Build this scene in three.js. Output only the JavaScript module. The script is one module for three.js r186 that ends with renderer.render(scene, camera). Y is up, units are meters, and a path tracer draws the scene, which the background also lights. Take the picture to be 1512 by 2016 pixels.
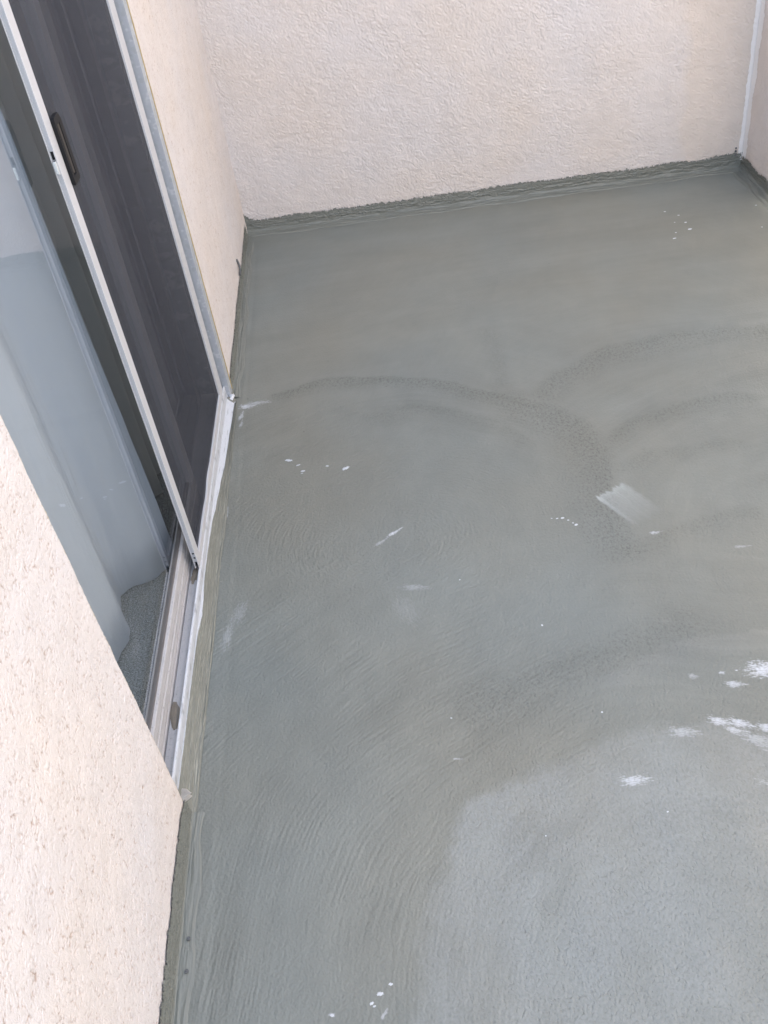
import * as THREE from 'three';
import { mergeGeometries } from 'three/addons/utils/BufferGeometryUtils.js';
import { RoundedBoxGeometry } from 'three/addons/geometries/RoundedBoxGeometry.js';

// ---------------------------------------------------------------- camera, sky, sun, exposure
const scene = new THREE.Scene();
const camera = new THREE.PerspectiveCamera(56.398, 1512 / 2016, 0.02, 200);
camera.position.set(0, 1.6, 0);
camera.up.set(0.13964, 0.746, -0.65114);
camera.lookAt(-0.02466, 1.6 - 0.65476, -0.75544);
scene.add(camera);
const renderer = new THREE.WebGLRenderer({ antialias: true });
renderer.toneMapping = THREE.LinearToneMapping;
renderer.toneMappingExposure = 3.12;
renderer.shadowMap.enabled = true;

const SUN_DIR = new THREE.Vector3(-0.5, 0.8, -0.12).normalize();
const sun = new THREE.DirectionalLight(new THREE.Color(1, 0.92, 0.81), 4.2);
sun.position.copy(SUN_DIR).multiplyScalar(14); sun.target.position.set(0.5, 0.5, -1.6);
sun.position.add(sun.target.position);
sun.castShadow = true; sun.shadow.mapSize.set(2048, 2048); sun.shadow.radius = 6;
Object.assign(sun.shadow.camera, { left: -6, right: 6, top: 6, bottom: -6, near: 1, far: 40 });
scene.add(sun, sun.target);
{
  const w = 256, h = 128, d = new Float32Array(w * h * 4);
  for (let j = 0; j < h; j++) for (let i = 0; i < w; i++) {
    const el = Math.max(0, Math.sin(((j + 0.5) / h - 0.5) * Math.PI));
    const k = Math.pow(1 - el, 2.2), o = (j * w + i) * 4;
    d[o] = 0.50 + 0.30 * k; d[o + 1] = 0.60 + 0.27 * k; d[o + 2] = 0.785 + 0.17 * k; d[o + 3] = 1;
  }
  const sky = new THREE.DataTexture(d, w, h, THREE.RGBAFormat, THREE.FloatType);
  sky.mapping = THREE.EquirectangularReflectionMapping; sky.colorSpace = THREE.LinearSRGBColorSpace;
  sky.magFilter = sky.minFilter = THREE.LinearFilter; sky.needsUpdate = true;
  scene.background = sky; scene.environment = sky;
}

// ---------------------------------------------------------------- helpers
function rng(seed) { let s = seed >>> 0; return () => { s = (s + 0x6d2b79f5) | 0; let t = Math.imul(s ^ (s >>> 15), 1 | s); t = (t + Math.imul(t ^ (t >>> 7), 61 | t)) ^ t; return ((t ^ (t >>> 14)) >>> 0) / 4294967296; }; }
function makeNoise(seed) {                                   // 2-D gradient noise, about -1..1
  const r = rng(seed), P = new Uint8Array(512), gx = new Float32Array(256), gy = new Float32Array(256);
  for (let i = 0; i < 256; i++) { P[i] = i; const a = r() * 6.2831853; gx[i] = Math.cos(a) * 1.45; gy[i] = Math.sin(a) * 1.45; }
  for (let i = 255; i > 0; i--) { const j = (r() * (i + 1)) | 0, t = P[i]; P[i] = P[j]; P[j] = t; }
  for (let i = 0; i < 256; i++) P[i + 256] = P[i];
  return (x, y) => {
    const xi = Math.floor(x), yi = Math.floor(y), fx = x - xi, fy = y - yi, X = xi & 255, Y = yi & 255;
    const u = fx * fx * fx * (fx * (fx * 6 - 15) + 10), v = fy * fy * fy * (fy * (fy * 6 - 15) + 10);
    const a = P[P[X] + Y], b = P[P[X + 1] + Y], c = P[P[X] + ((Y + 1) & 255)], e = P[P[X + 1] + ((Y + 1) & 255)];
    const n0 = gx[a] * fx + gy[a] * fy, n1 = gx[b] * (fx - 1) + gy[b] * fy, n2 = gx[c] * fx + gy[c] * (fy - 1), n3 = gx[e] * (fx - 1) + gy[e] * (fy - 1);
    return n0 + u * (n1 - n0) + v * (n2 - n0 + u * (n0 - n1 - n2 + n3));
  };
}
const nA = makeNoise(11), nB = makeNoise(23), nC = makeNoise(37), nD = makeNoise(51);
const fbm = (n, x, y, o = 4) => { let s = 0, a = 0.5; for (let i = 0; i < o; i++) { s += a * n(x, y); x = x * 2.03 + 7.1; y = y * 2.03 + 3.7; a *= 0.5; } return s; };
const clamp = (v, a = 0, b = 1) => (v < a ? a : v > b ? b : v);
const sstep = (a, b, v) => { const t = clamp((v - a) / (b - a)); return t * t * (3 - 2 * t); };
const mix = (a, b, t) => a + (b - a) * t;
const toByte = (v) => { v = clamp(v); return Math.round(255 * (v <= 0.0031308 ? 12.92 * v : 1.055 * Math.pow(v, 1 / 2.4) - 0.055)); };
const used = {};
const numbered = (n) => { const k = used[n] = (used[n] ?? -1) + 1; return k ? n + '_' + String(k).padStart(3, '0') : n; };
function tag(o, label, category, group, kind) {
  if (label) o.userData.label = label;
  if (category) o.userData.category = category;
  if (group) o.userData.group = group;
  if (kind) o.userData.kind = kind;
  return o;
}
function put(name, geometry, material, parent = scene) {
  const g = Array.isArray(geometry) ? mergeGeometries(geometry.map((x) => x.index ? x.toNonIndexed() : x).map((x) => { for (const k of Object.keys(x.attributes)) if (!['position', 'normal', 'uv'].includes(k)) x.deleteAttribute(k); return x; })) : geometry;
  const m = new THREE.Mesh(g, material); m.name = parent === scene ? numbered(name) : name;
  m.castShadow = m.receiveShadow = true; parent.add(m); return m;
}
function base(name, x = 0, y = 0, z = 0, turn = 0) { const g = new THREE.Group(); g.name = numbered(name); g.position.set(x, y, z); g.rotation.y = turn; scene.add(g); return g; }
const box = (x0, x1, y0, y1, z0, z1) => new THREE.BoxGeometry(x1 - x0, y1 - y0, z1 - z0).translate((x0 + x1) / 2, (y0 + y1) / 2, (z0 + z1) / 2);
const rbox = (x0, x1, y0, y1, z0, z1, r = 0.0015, s = 2) => new RoundedBoxGeometry(x1 - x0, y1 - y0, z1 - z0, s, r).translate((x0 + x1) / 2, (y0 + y1) / 2, (z0 + z1) / 2);
const planarUV = (g, s = 1) => {                                   // uv in metres by the dominant axis of each normal
  const p = g.attributes.position, n = g.attributes.normal, uv = new Float32Array(p.count * 2);
  for (let i = 0; i < p.count; i++) {
    const ax = Math.abs(n.getX(i)), ay = Math.abs(n.getY(i)), az = Math.abs(n.getZ(i));
    const [u, v] = ax >= ay && ax >= az ? [p.getZ(i), p.getY(i)] : ay >= az ? [p.getX(i), p.getZ(i)] : [p.getX(i), p.getY(i)];
    uv[i * 2] = u * s; uv[i * 2 + 1] = v * s;
  }
  g.setAttribute('uv', new THREE.BufferAttribute(uv, 2)); return g;
};
// a grid of (nu+1) x (nv+1) points from at(u, v) -> [x, y, z, r, g, b]; keep(u, v) can drop cells; flip turns it over
function sheet(nu, nv, at, { us, vs, keep, flip, colors, uvAt } = {}) {
  const pos = [], col = [], uv = [], idx = [];
  const U = us ?? Array.from({ length: nu + 1 }, (_, i) => i / nu), V = vs ?? Array.from({ length: nv + 1 }, (_, i) => i / nv);
  for (const v of V) for (const u of U) {
    const q = at(u, v); pos.push(q[0], q[1], q[2]);
    if (colors) col.push(q[3], q[4], q[5]);
    const t = uvAt ? uvAt(u, v, q) : [u, v]; uv.push(t[0], t[1]);
  }
  const w = U.length;
  for (let j = 0; j + 1 < V.length; j++) for (let i = 0; i + 1 < w; i++) {
    if (keep && !keep((U[i] + U[i + 1]) / 2, (V[j] + V[j + 1]) / 2)) continue;
    const a = j * w + i, b = a + 1, c = a + w, d = c + 1;
    flip ? idx.push(a, c, b, b, c, d) : idx.push(a, b, c, b, d, c);
  }
  const g = new THREE.BufferGeometry();
  g.setAttribute('position', new THREE.Float32BufferAttribute(pos, 3)); g.setAttribute('uv', new THREE.Float32BufferAttribute(uv, 2));
  if (colors) g.setAttribute('color', new THREE.Float32BufferAttribute(col, 3));
  g.setIndex(idx); g.computeVertexNormals(); return g;
}
function dataTex(w, h, f, { srgb, channels = 4, repeat } = {}) {    // f(i, j) -> [r, g, b] 0..1 (linear when srgb) or a number
  const d = new Uint8Array(w * h * 4);
  for (let j = 0; j < h; j++) for (let i = 0; i < w; i++) {
    const c = f(i, j), o = (j * w + i) * 4;
    if (typeof c === 'number') d[o] = d[o + 1] = d[o + 2] = clamp(c) * 255; else for (let k = 0; k < 3; k++) d[o + k] = srgb ? toByte(c[k]) : clamp(c[k]) * 255;
    d[o + 3] = 255;
  }
  const t = new THREE.DataTexture(d, w, h, THREE.RGBAFormat); t.magFilter = t.minFilter = THREE.LinearFilter;
  if (srgb) t.colorSpace = THREE.SRGBColorSpace;
  if (repeat) t.wrapS = t.wrapT = THREE.RepeatWrapping;
  t.needsUpdate = true; return t;
}

// ---------------------------------------------------------------- the places of things, in metres
const WX = -0.482;
const wx = (z) => -0.4965 - 0.0073 * (z + 1);   // outer face of the house wall
const RX = 1.472;                        // inner face of the side wall
const BZ = (x) => -3.645 + 0.0326 * (x - WX);   // face of the back wall
const DOOR_FAR = -2.515, DOOR_NEAR = -1.040, DOOR_TOP = 2.06;
const HOUSE_TOP = 3.22, BACK_TOP = 2.6, SIDE_TOP = 3.3, FRONT_Z = 1.3;

// ---------------------------------------------------------------- floor
const FX0 = -0.53, FX1 = 1.50, FZ0 = -3.68, FZ1 = -0.34;
const zAt = (s) => FZ0 + (FZ1 - FZ0) * s * (1.5 - 0.5 * s), sAt = (z) => 1.5 - Math.sqrt(2.25 - 2 * (z - FZ0) / (FZ1 - FZ0));   // more texels where the floor is near
const L = {
  a1: [[-0.384, -2.445], [-0.322, -2.470], [-0.259, -2.488], [-0.133, -2.486], [-0.024, -2.472], [0.097, -2.429], [0.198, -2.372], [0.306, -2.288], [0.408, -2.205], [0.512, -2.093]],
  a2: [[0.306, -2.288], [0.408, -2.205], [0.483, -2.088], [0.515, -1.988], [0.510, -1.859], [0.493, -1.743], [0.501, -1.629], [0.546, -1.533]],
  a3: [[0.380, -2.212], [0.495, -2.341], [0.633, -2.416], [0.796, -2.453], [0.982, -2.461], [1.145, -2.435], [1.3, -2.36]],
  a4: [[0.527, -1.985], [0.646, -2.072], [0.786, -2.122], [0.927, -2.124], [1.014, -2.089]],
  a5: [[0.515, -1.879], [0.648, -1.934], [0.810, -1.941], [0.938, -1.888]],
  a6: [[0.515, -1.591], [0.636, -1.637], [0.761, -1.648], [0.848, -1.648]],
  a7: [[-0.112, -2.283], [0.038, -2.285], [0.182, -2.249], [0.298, -2.157], [0.372, -2.022]],
  a8: [[0.040, -1.174], [0.096, -1.203], [0.210, -1.249], [0.358, -1.292], [0.486, -1.326], [0.622, -1.375]],
  a9: [[0.337, -2.682], [0.347, -2.494], [0.337, -2.301]],
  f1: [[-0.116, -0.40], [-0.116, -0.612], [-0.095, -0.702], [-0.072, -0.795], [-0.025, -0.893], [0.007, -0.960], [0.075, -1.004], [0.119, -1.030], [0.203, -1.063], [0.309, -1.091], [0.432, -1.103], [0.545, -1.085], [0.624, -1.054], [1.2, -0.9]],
  f2: [[0.30, -1.20], [0.365, -1.236], [0.470, -1.272], [0.574, -1.296], [0.714, -1.292], [0.9, -1.26]],
};
function segDist(x, z, line) {            // [distance, side (positive on the camera's side), share along the line]
  let best = 1e9, side = 1, share = 0;
  for (let i = 0; i + 1 < line.length; i++) {
    const [ax, az] = line[i], [bx, bz] = line[i + 1], dx = bx - ax, dz = bz - az;
    const t = clamp(((x - ax) * dx + (z - az) * dz) / (dx * dx + dz * dz)), qx = x - ax - t * dx, qz = z - az - t * dz, d = qx * qx + qz * qz;
    if (d < best) { best = d; side = dx * (z - az) - dz * (x - ax) > 0 ? 1 : -1; share = (i + t) / (line.length - 1); }
  }
  return [Math.sqrt(best), side, share];
}
const LW = 420, LH = 700;                 // coarse masks of the trowel marks, about 5 mm a cell
const lowBand = new Float32Array(LW * LH), lowFilm = new Float32Array(LW * LH), lowEdge = new Float32Array(LW * LH);
{
  const bands = [['a1', 0.016, 0.085, 1.0], ['a2', 0.06, 0.15, 1.0], ['a3', 0.05, 0.12, 0.85], ['a4', 0.03, 0.09, 0.7], ['a5', 0.03, 0.08, 0.5], ['a6', 0.04, 0.09, 0.6], ['a7', 0.025, 0.09, 0.5], ['a8', 0.10, 0.15, 0.7], ['a9', 0.04, 0.06, 0.4]];
  for (let j = 0; j < LH; j++) for (let i = 0; i < LW; i++) {
    const x = mix(FX0, FX1, i / (LW - 1)), z = mix(FZ0, FZ1, j / (LH - 1)), o = j * LW + i;
    let b = 0;
    for (const [k, out, inn, amp] of bands) {
      const [d, s, t] = segDist(x, z, L[k]);
      b = Math.max(b, amp * (1 - sstep(0, s > 0 ? inn : out, d)) * sstep(0, 0.12, t + 0.02) * sstep(0, 0.12, 1.02 - t));
    }
    // the fan of fainter arcs on the right
    const cx = 0.62, cz = -1.15, rr = Math.hypot(x - cx, (z - cz) * 0.9), fan = sstep(0.25, 0.45, x) * sstep(-2.7, -2.3, z) * (1 - sstep(-1.5, -1.1, z));
    b = Math.max(b, fan * 0.35 * sstep(0.25, 0.75, nA(rr * 11, 3.3 + x * 0.8)));
    lowBand[o] = b;
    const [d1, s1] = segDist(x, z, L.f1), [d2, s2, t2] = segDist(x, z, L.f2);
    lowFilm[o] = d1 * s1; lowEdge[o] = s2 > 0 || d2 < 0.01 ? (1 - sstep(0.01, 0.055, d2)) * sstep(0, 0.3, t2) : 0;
  }
}
const bil = (a, x, z) => {
  const u = clamp((x - FX0) / (FX1 - FX0)) * (LW - 1.001), v = clamp((z - FZ0) / (FZ1 - FZ0)) * (LH - 1.001), i = u | 0, j = v | 0, f = u - i, g = v - j, o = j * LW + i;
  return (a[o] * (1 - f) + a[o + 1] * f) * (1 - g) + (a[o + LW] * (1 - f) + a[o + LW + 1] * f) * g;
};
const ANG = 6, CA = [], SA = [];
for (let k = 0; k < ANG; k++) { CA.push(Math.cos(k * Math.PI / ANG)); SA.push(Math.sin(k * Math.PI / ANG)); }
function brush(x, z, angle, wide, long) {  // bristle marks along an angle that may change slowly
  let a = (angle / Math.PI) * ANG; a -= Math.floor(a / ANG) * ANG;
  const k0 = Math.floor(a) % ANG, k1 = (k0 + 1) % ANG, f = a - Math.floor(a);
  const v = (k, w) => { const p = x * CA[k] + z * SA[k], q = -x * SA[k] + z * CA[k]; return w * nB(p / long + k * 17.3, q / wide); };
  return f < 0.08 ? v(k0, 1) : f > 0.92 ? v(k1, 1) : v(k0, Math.cos(f * 1.5708)) + v(k1, Math.sin(f * 1.5708));
}
const CEN = [[0.42, -0.55], [1.05, -1.45], [-0.05, -1.7]];
function sweep(x, z) {                      // [bristle relief, tone] of the arcs that the arm swept round three standing places
  const w0 = sstep(-1.85, -1.4, z - 0.25 * Math.max(0, x - 0.4)), w1 = (1 - w0) * sstep(0.35, 0.65, x) * sstep(-2.8, -2.4, z), w2 = (1 - w0 - w1) * sstep(-2.85, -2.3, z), wf = 1 - w0 - w1 - w2;
  let st = 0, to = 0;
  [w0, w1, w2].forEach((w, k) => {
    if (w < 0.03) return;
    const dx = x - CEN[k][0], dz = z - CEN[k][1], r = Math.hypot(dx, dz) + 0.05 * nA(x * 2.3 + k, z * 2.3) + 0.003 * nC(x * 11, z * 11), th = Math.abs(Math.atan2(dx, -dz));
    st += Math.sqrt(w) * (nB(r / 0.0056 + k * 19, th * 9) + 0.35 * nD(r / 0.0115, th * 5 + k * 7));
    to += w * (k === 2 ? sstep(0.3, 0.6, r) : sstep(0.12, 0.45, r)) * clamp(0.7 + 0.8 * nD(x * 3.1 + k, z * 3.1), 0.15, 1.2) * (0.75 * nA(r * 7.5 + k * 9, th * 1.6) + 0.5 * nB(r * 22 + k * 5, th * 2.8) + 0.32 * nC(r * 75, th * 5));
  });
  if (wf > 0.03) { st += wf * (0.35 * nB(x / 0.05, z / 0.004)); to += wf * (0.4 * nA(x * 2.5, z * 8) + 0.2 * nC(x * 6, z * 40)); }
  return [st, to];
}
// white brushed marks: [x, z, half length, half width, angle, strength]
const WHITE = [
  [0.672, -1.198, 0.045, 0.026, 0.15, 1.5], [0.602, -1.172, 0.022, 0.010, 0.25, 0.85], [0.588, -1.204, 0.007, 0.005, 0, 0.9], [0.617, -1.205, 0.004, 0.003, 0, 1.1],
  [0.545, -1.090, 0.030, 0.012, 0.45, 0.9], [0.582, -1.080, 0.030, 0.012, 0.55, 0.95], [0.566, -1.066, 0.022, 0.008, 0.35, 0.8], [0.628, -1.062, 0.026, 0.012, 0.4, 0.9], [0.470, -1.078, 0.036, 0.014, 0.2, 0.5], [0.60, -1.04, 0.05, 0.015, 0.5, 0.45],
  [0.350, -0.988, 0.034, 0.013, 0.05, 0.85], [0.63, -1.01, 0.06, 0.012, 0.5, 0.4], [0.62, -0.93, 0.07, 0.012, 0.4, 0.35], [0.53, -1.205, 0.012, 0.008, 0.3, 0.4],
  [-0.040, -1.763, 0.026, 0.006, -0.55, 1.1], [-0.075, -1.735, 0.025, 0.006, -0.6, 0.45], [-0.036, -1.50, 0.06, 0.03, 1.2, 0.1], [-0.425, -1.56, 0.045, 0.020, -1.2, 0.24], [-0.45, -1.49, 0.05, 0.014, -1.45, 0.3], [-0.01, -1.565, 0.04, 0.012, 0.2, 0.3],
  [-0.437, -2.418, 0.03, 0.014, 0.1, 0.9], [-0.405, -2.428, 0.05, 0.012, 0.05, 0.5], [-0.452, -2.37, 0.026, 0.008, -1.3, 0.7], [-0.45, -2.33, 0.02, 0.006, -1.4, 0.5], [0.575, -1.634, 0.016, 0.006, 0, 0.7], [-0.472, -1.93, 0.03, 0.004, -1.5, 0.6],
  [-0.148, -0.632, 0.012, 0.004, -0.9, 0.6], [-0.233, -0.64, 0.006, 0.004, 0, 0.7], [0.03, -1.085, 0.012, 0.003, 0.2, 0.5], [0.75, -1.55, 0.02, 0.005, 0.1, 0.4],
];
const TW = 2048, TH = 2048, stamp = new Float32Array(TW * TH);
for (const [cx, cz, rl, rw, an, st] of WHITE) {
  const R = rl * 1.5 + rw, i0 = Math.floor((cx - R - FX0) / (FX1 - FX0) * TW), i1 = Math.ceil((cx + R - FX0) / (FX1 - FX0) * TW), j0 = Math.floor(sAt(Math.max(FZ0, cz - R)) * TH), j1 = Math.ceil(sAt(Math.min(FZ1, cz + R)) * TH);
  const c = Math.cos(an), s = Math.sin(an);
  for (let j = Math.max(0, j0); j < Math.min(TH, j1); j++) for (let i = Math.max(0, i0); i < Math.min(TW, i1); i++) {
    const x = FX0 + (i + 0.5) / TW * (FX1 - FX0) - cx, z = zAt((j + 0.5) / TH) - cz, p = x * c + z * s, q = -x * s + z * c;
    const e = Math.hypot(p / rl, q / rw) + 0.5 * nC(p * 60, q * 330) + 0.35 * nD(p * 200, q * 260);
    const a = clamp(st * 0.85, 0, 0.95) * (1 - sstep(0.35, 1.0, e)) * clamp(0.75 + 0.8 * nA(p * 120 + 9, q * 500)), o = j * TW + i;
    if (a > stamp[o]) stamp[o] = a;
  }
}
const PATCH = [[0.470, -1.791], [0.496, -1.805], [0.547, -1.826], [0.579, -1.773], [0.591, -1.703], [0.536, -1.668], [0.492, -1.664], [0.476, -1.723]];
const inPatch = (x, z) => {               // signed distance, positive inside the rubbed square
  let inside = false, d = 1e9;
  for (let i = 0, j = PATCH.length - 1; i < PATCH.length; j = i++) {
    const [xi, zi] = PATCH[i], [xj, zj] = PATCH[j];
    if ((zi > z) !== (zj > z) && x < (xj - xi) * (z - zi) / (zj - zi) + xi) inside = !inside;
    d = Math.min(d, segDist(x, z, [PATCH[i], PATCH[j]])[0]);
  }
  return inside ? d : -d;
};
const floorBump = new Float32Array(TW * TH), floorRough = new Uint8Array(512 * 512), floorCoat = new Uint8Array(512 * 512);
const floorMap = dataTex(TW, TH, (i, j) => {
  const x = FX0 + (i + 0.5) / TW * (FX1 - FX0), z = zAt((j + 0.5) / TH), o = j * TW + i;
  const wx = x + 0.02 * nA(x * 7, z * 7) + 0.006 * nB(x * 40, z * 40), wz = z + 0.02 * nC(x * 7, z * 7) + 0.006 * nD(x * 40, z * 40);
  const fine = nC(x * 420, z * 330), speck = 0.6 * nD(x * 260, z * 230) + 0.5 * nA(x * 130, z * 110);
  const band = bil(lowBand, wx, wz) * clamp(0.55 + 0.9 * speck);
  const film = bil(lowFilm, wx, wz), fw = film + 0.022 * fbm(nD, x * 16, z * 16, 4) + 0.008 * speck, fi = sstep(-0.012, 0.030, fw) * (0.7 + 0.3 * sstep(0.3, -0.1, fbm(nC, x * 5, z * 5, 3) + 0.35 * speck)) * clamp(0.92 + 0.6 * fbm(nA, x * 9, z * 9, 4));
  const ed = bil(lowEdge, wx, wz) * clamp(0.6 + speck * 0.5);
  const big = fbm(nB, x * 2.2 + 4, z * 2.2, 4), med = fbm(nD, x * 14, z * 11, 3);
  const [st, tone] = sweep(x, z);
  const swirlA = -1.15 + 0.8 * nA(x * 2.1 + 2, z * 1.7) + (x > 0.2 ? (x - 0.2) * 1.6 : 0);
  const st2 = brush(x + 3, z, swirlA + 0.35 + 3.1416 * 4, 0.011, 0.12);
  let t = 1 + 0.10 * big + 0.07 * med + 0.022 * fine + 0.035 * speck * (0.3 + 0.7 * sstep(-2.6, -1.9, z)) + 0.012 * st + 0.02 * st2 + 0.12 * tone;
  t *= 1 - 0.25 * band - 0.17 * band * sstep(0.1, 0.5, speck);
  let r = 0.197 * t, g = 0.209 * t, b = 0.188 * t;
  const warm = clamp(0.5 + 1.2 * fbm(nC, x * 1.5 + 9, z * 1.5, 3));
  r *= mix(0.97, 1.05, warm); b *= mix(1.05, 0.96, warm);
  const f2 = 0.17 * fi * clamp(0.55 + 1.2 * speck); r = mix(r, 0.36, f2); g = mix(g, 0.385, f2); b = mix(b, 0.40, f2);    // thin pale dried skin, with some sky sheen painted into the colour
  const ledge = Math.exp(-(((x + 0.462 + 0.006 * nA(z * 5, 3)) / 0.013) ** 2)) * sstep(-1.9, -1.3, z) * clamp(0.6 + 0.8 * nB(z * 3, 4)), gloss = clamp((fi + ed * 0.7) * clamp(1.0 + 0.4 * tone, 0.6, 1.2) + ledge);    // where a smooth glossy skin dried
  if (x > 0.44 && x < 0.63 && z > -1.86 && z < -1.63) {              // the square rubbed pale by a brush
    const p = 0.47 * x + 0.88 * z, q = 0.88 * x - 0.47 * z, hair = nC(q * 330, p * 14), tuft = 0.012 * nB(q * 75, 3) + 0.006 * nD(q * 210, p * 20);
    const along = (p + 1.354 + tuft) / 0.135, side = sstep(1.249, 1.258, q + 0.003 * nA(p * 40, 1)) * sstep(1.352, 1.335, q + 0.008 * nA(p * 30, 5));
    const a = side * sstep(-0.02, 0.07, along) * Math.pow(clamp(1.05 - along), 0.8) * clamp(0.5 + 0.14 * hair + 0.4 * Math.exp(-(((q - 1.259) / 0.006) ** 2)) + 0.25 * sstep(0.25, 0.0, along)) * 0.8;
    r = mix(r, 0.42, a); g = mix(g, 0.455, a); b = mix(b, 0.455, a);
  }
  const w = stamp[o]; r = mix(r, 0.60, w); g = mix(g, 0.625, w); b = mix(b, 0.67, w);
  const dots = sstep(0.80, 0.92, nD(x * 47 + 5, z * 47)) * sstep(0.35, 0.6, nA(x * 150, z * 150)); // grains and grit
  r *= 1 - 0.45 * dots; g *= 1 - 0.45 * dots; b *= 1 - 0.45 * dots;
  // relief: bristle marks on the left and near, roller stipple and short worm pits on the right
  const left = 1 - sstep(0.0, 0.55, x + 0.12 * nB(x * 4, z * 4)), far = sstep(-2.75, -2.1, z);
  const amp = (0.25 + 0.75 * far) * (0.35 + 0.65 * left) * clamp(0.75 + 0.9 * nC(x * 5, z * 5), 0.15, 1.3);
  const worm = sstep(0.2, 0.03, Math.abs(nA(x * 215 + 0.5 * fine, z * 150))) * sstep(0.0, 0.25, nB(x * 190, z * 130));
  const near = sstep(-1.6, -0.8, z) * sstep(-0.25, 0.2, x);
  floorBump[o] = 0.5 + 0.15 * amp * st + 0.04 * amp * st2 + (0.03 + 0.07 * far) * nD(x * 150, z * 120) + (0.03 + 0.075 * far) * nA(x * 270 + 3, z * 215) + 0.04 * fine - 0.38 * worm * (near + 0.35 * band) - 0.12 * band * sstep(0.1, 0.6, speck) + 0.05 * w;
  if ((i & 3) === 0 && (j & 3) === 0) floorCoat[(j >> 2) * 512 + (i >> 2)] = 255 * clamp(0.06 + 0.94 * gloss);
  if ((i & 3) === 0 && (j & 3) === 0) floorRough[(j >> 2) * 512 + (i >> 2)] = 255 * clamp(0.52 + 0.12 * band - 0.05 * tone - 0.08 * fi + 0.06 * med + 0.1 * w);
  return [r, g, b];
}, { srgb: true });
const floorBumpMap = dataTex(TW, TH, (i, j) => floorBump[j * TW + i]);
const floorRoughMap = dataTex(512, 512, (i, j) => floorRough[j * 512 + i] / 255);
const floorCoatMap = dataTex(512, 512, (i, j) => floorCoat[j * 512 + i] / 255);
const slurryFloor = new THREE.MeshPhysicalMaterial({ map: floorMap, bumpMap: floorBumpMap, bumpScale: 0.0034, roughnessMap: floorRoughMap, roughness: 1, specularIntensity: 0.75, clearcoat: 1, clearcoatMap: floorCoatMap, clearcoatRoughness: 0.3 });
const floorHeight = (x, z) => 0.0022 * fbm(nA, x * 3, z * 3, 3) + 0.0008 * nB(x * 22, z * 9)
  + 0.0008 * Math.exp(-(((x + 0.452 + 0.006 * nC(1, z * 4)) / 0.006) ** 2)) * clamp(0.5 + nD(2, z * 5)) - 0.0004 * Math.exp(-(((x + 0.438) / 0.006) ** 2));
{
  const us = []; for (let x = FX0; x < -0.36; x += 0.003) us.push(x); for (let x = -0.36; x < FX1; x += 0.012) us.push(x); us.push(FX1);
  const vs = []; for (let z = FZ0; z < FZ1; z += 0.009) vs.push(z); vs.push(FZ1);
  const top = sheet(0, 0, (x, z) => [x, floorHeight(x, z), z], { us, vs, flip: true, uvAt: (x, z) => [(x - FX0) / (FX1 - FX0), sAt(Math.min(z, FZ1))] });
  const rest = sheet(20, 12, (u, v) => { const x = mix(FX0, FX1, u), z = mix(FZ1, FRONT_Z, v); return [x, v === 0 ? floorHeight(x, z) : 0, z]; }, { flip: true, uvAt: (u, v) => [u, sAt(FZ1 - v * (FRONT_Z - FZ1))] });
  const slab = box(FX0, FX1, -0.22, -0.02, FZ0, FRONT_Z);
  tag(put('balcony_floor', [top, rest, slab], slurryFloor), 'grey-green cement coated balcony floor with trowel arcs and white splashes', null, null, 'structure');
}

// ---------------------------------------------------------------- stucco
const grit = dataTex(1024, 1024, (i, j) => 0.5 + 0.28 * nA(i / 4.6, j / 4.6) + 0.16 * nB(i / 2.3, j / 2.3) + 0.12 * nC(i / 16, j / 16), { repeat: true });
const stucco = new THREE.MeshStandardMaterial({ vertexColors: true, bumpMap: grit, bumpScale: 0.0016, roughness: 0.93 });
const STUCCO = [0.695, 0.645, 0.623];
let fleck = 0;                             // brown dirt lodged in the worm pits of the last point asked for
function stuccoRelief(u, v, kind) {         // metres above the coat
  const wu = u + 0.004 * nD(u * 75, v * 75) + 0.0016 * nA(u * 220, v * 220), wv = v + 0.004 * nC(u * 75 + 5, v * 75) + 0.0016 * nB(u * 220, v * 220);
  const a = nA(wu * 145, wv * 152) + 0.75 * nB(wu * 50, wv * 50) + 0.4 * nC(wu * 230, wv * 230);
  const lumps = sstep(-0.28, 0.02, a) + 0.5 * sstep(0.25, 0.5, a);
  const sand = nD(u * 330, v * 330) + 0.6 * nC(u * 620, v * 620);
  if (kind !== 'back') {
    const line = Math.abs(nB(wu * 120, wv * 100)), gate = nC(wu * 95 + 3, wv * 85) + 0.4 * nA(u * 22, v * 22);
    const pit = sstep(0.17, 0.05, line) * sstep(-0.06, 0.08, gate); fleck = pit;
    return 0.0003 * lumps + 0.00048 * sand - 0.0018 * pit + 0.001 * nA(u * 14, v * 14);
  }
  const line = Math.abs(nB(wu * 80, wv * 80)), gate = nC(wu * 45 + 3, wv * 45);
  return 0.00108 * lumps * clamp(0.9 + 0.45 * nD(u * 7 + 3, v * 7), 0.4, 1.25) + 0.00042 * sand - 0.0013 * sstep(0.10, 0.02, line) * sstep(0.0, 0.25, gate) + 0.0012 * nA(u * 9, v * 9);
}
function stuccoTint(u, v, seed, bounceWarm = 0) {
  const m = 1 + 0.05 * fbm(nB, u * 4 + seed, v * 4, 3) + 0.035 * nC(u * 22 + seed, v * 22), w = clamp(0.5 + fbm(nA, u * 2.4 + seed, v * 2.4, 3)), p = clamp(w + bounceWarm);
  return [STUCCO[0] * m * mix(0.985, 1.02, p), STUCCO[1] * m * mix(1.01, 0.985, p), STUCCO[2] * m * mix(1.04, 0.93, p)];
}
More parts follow.
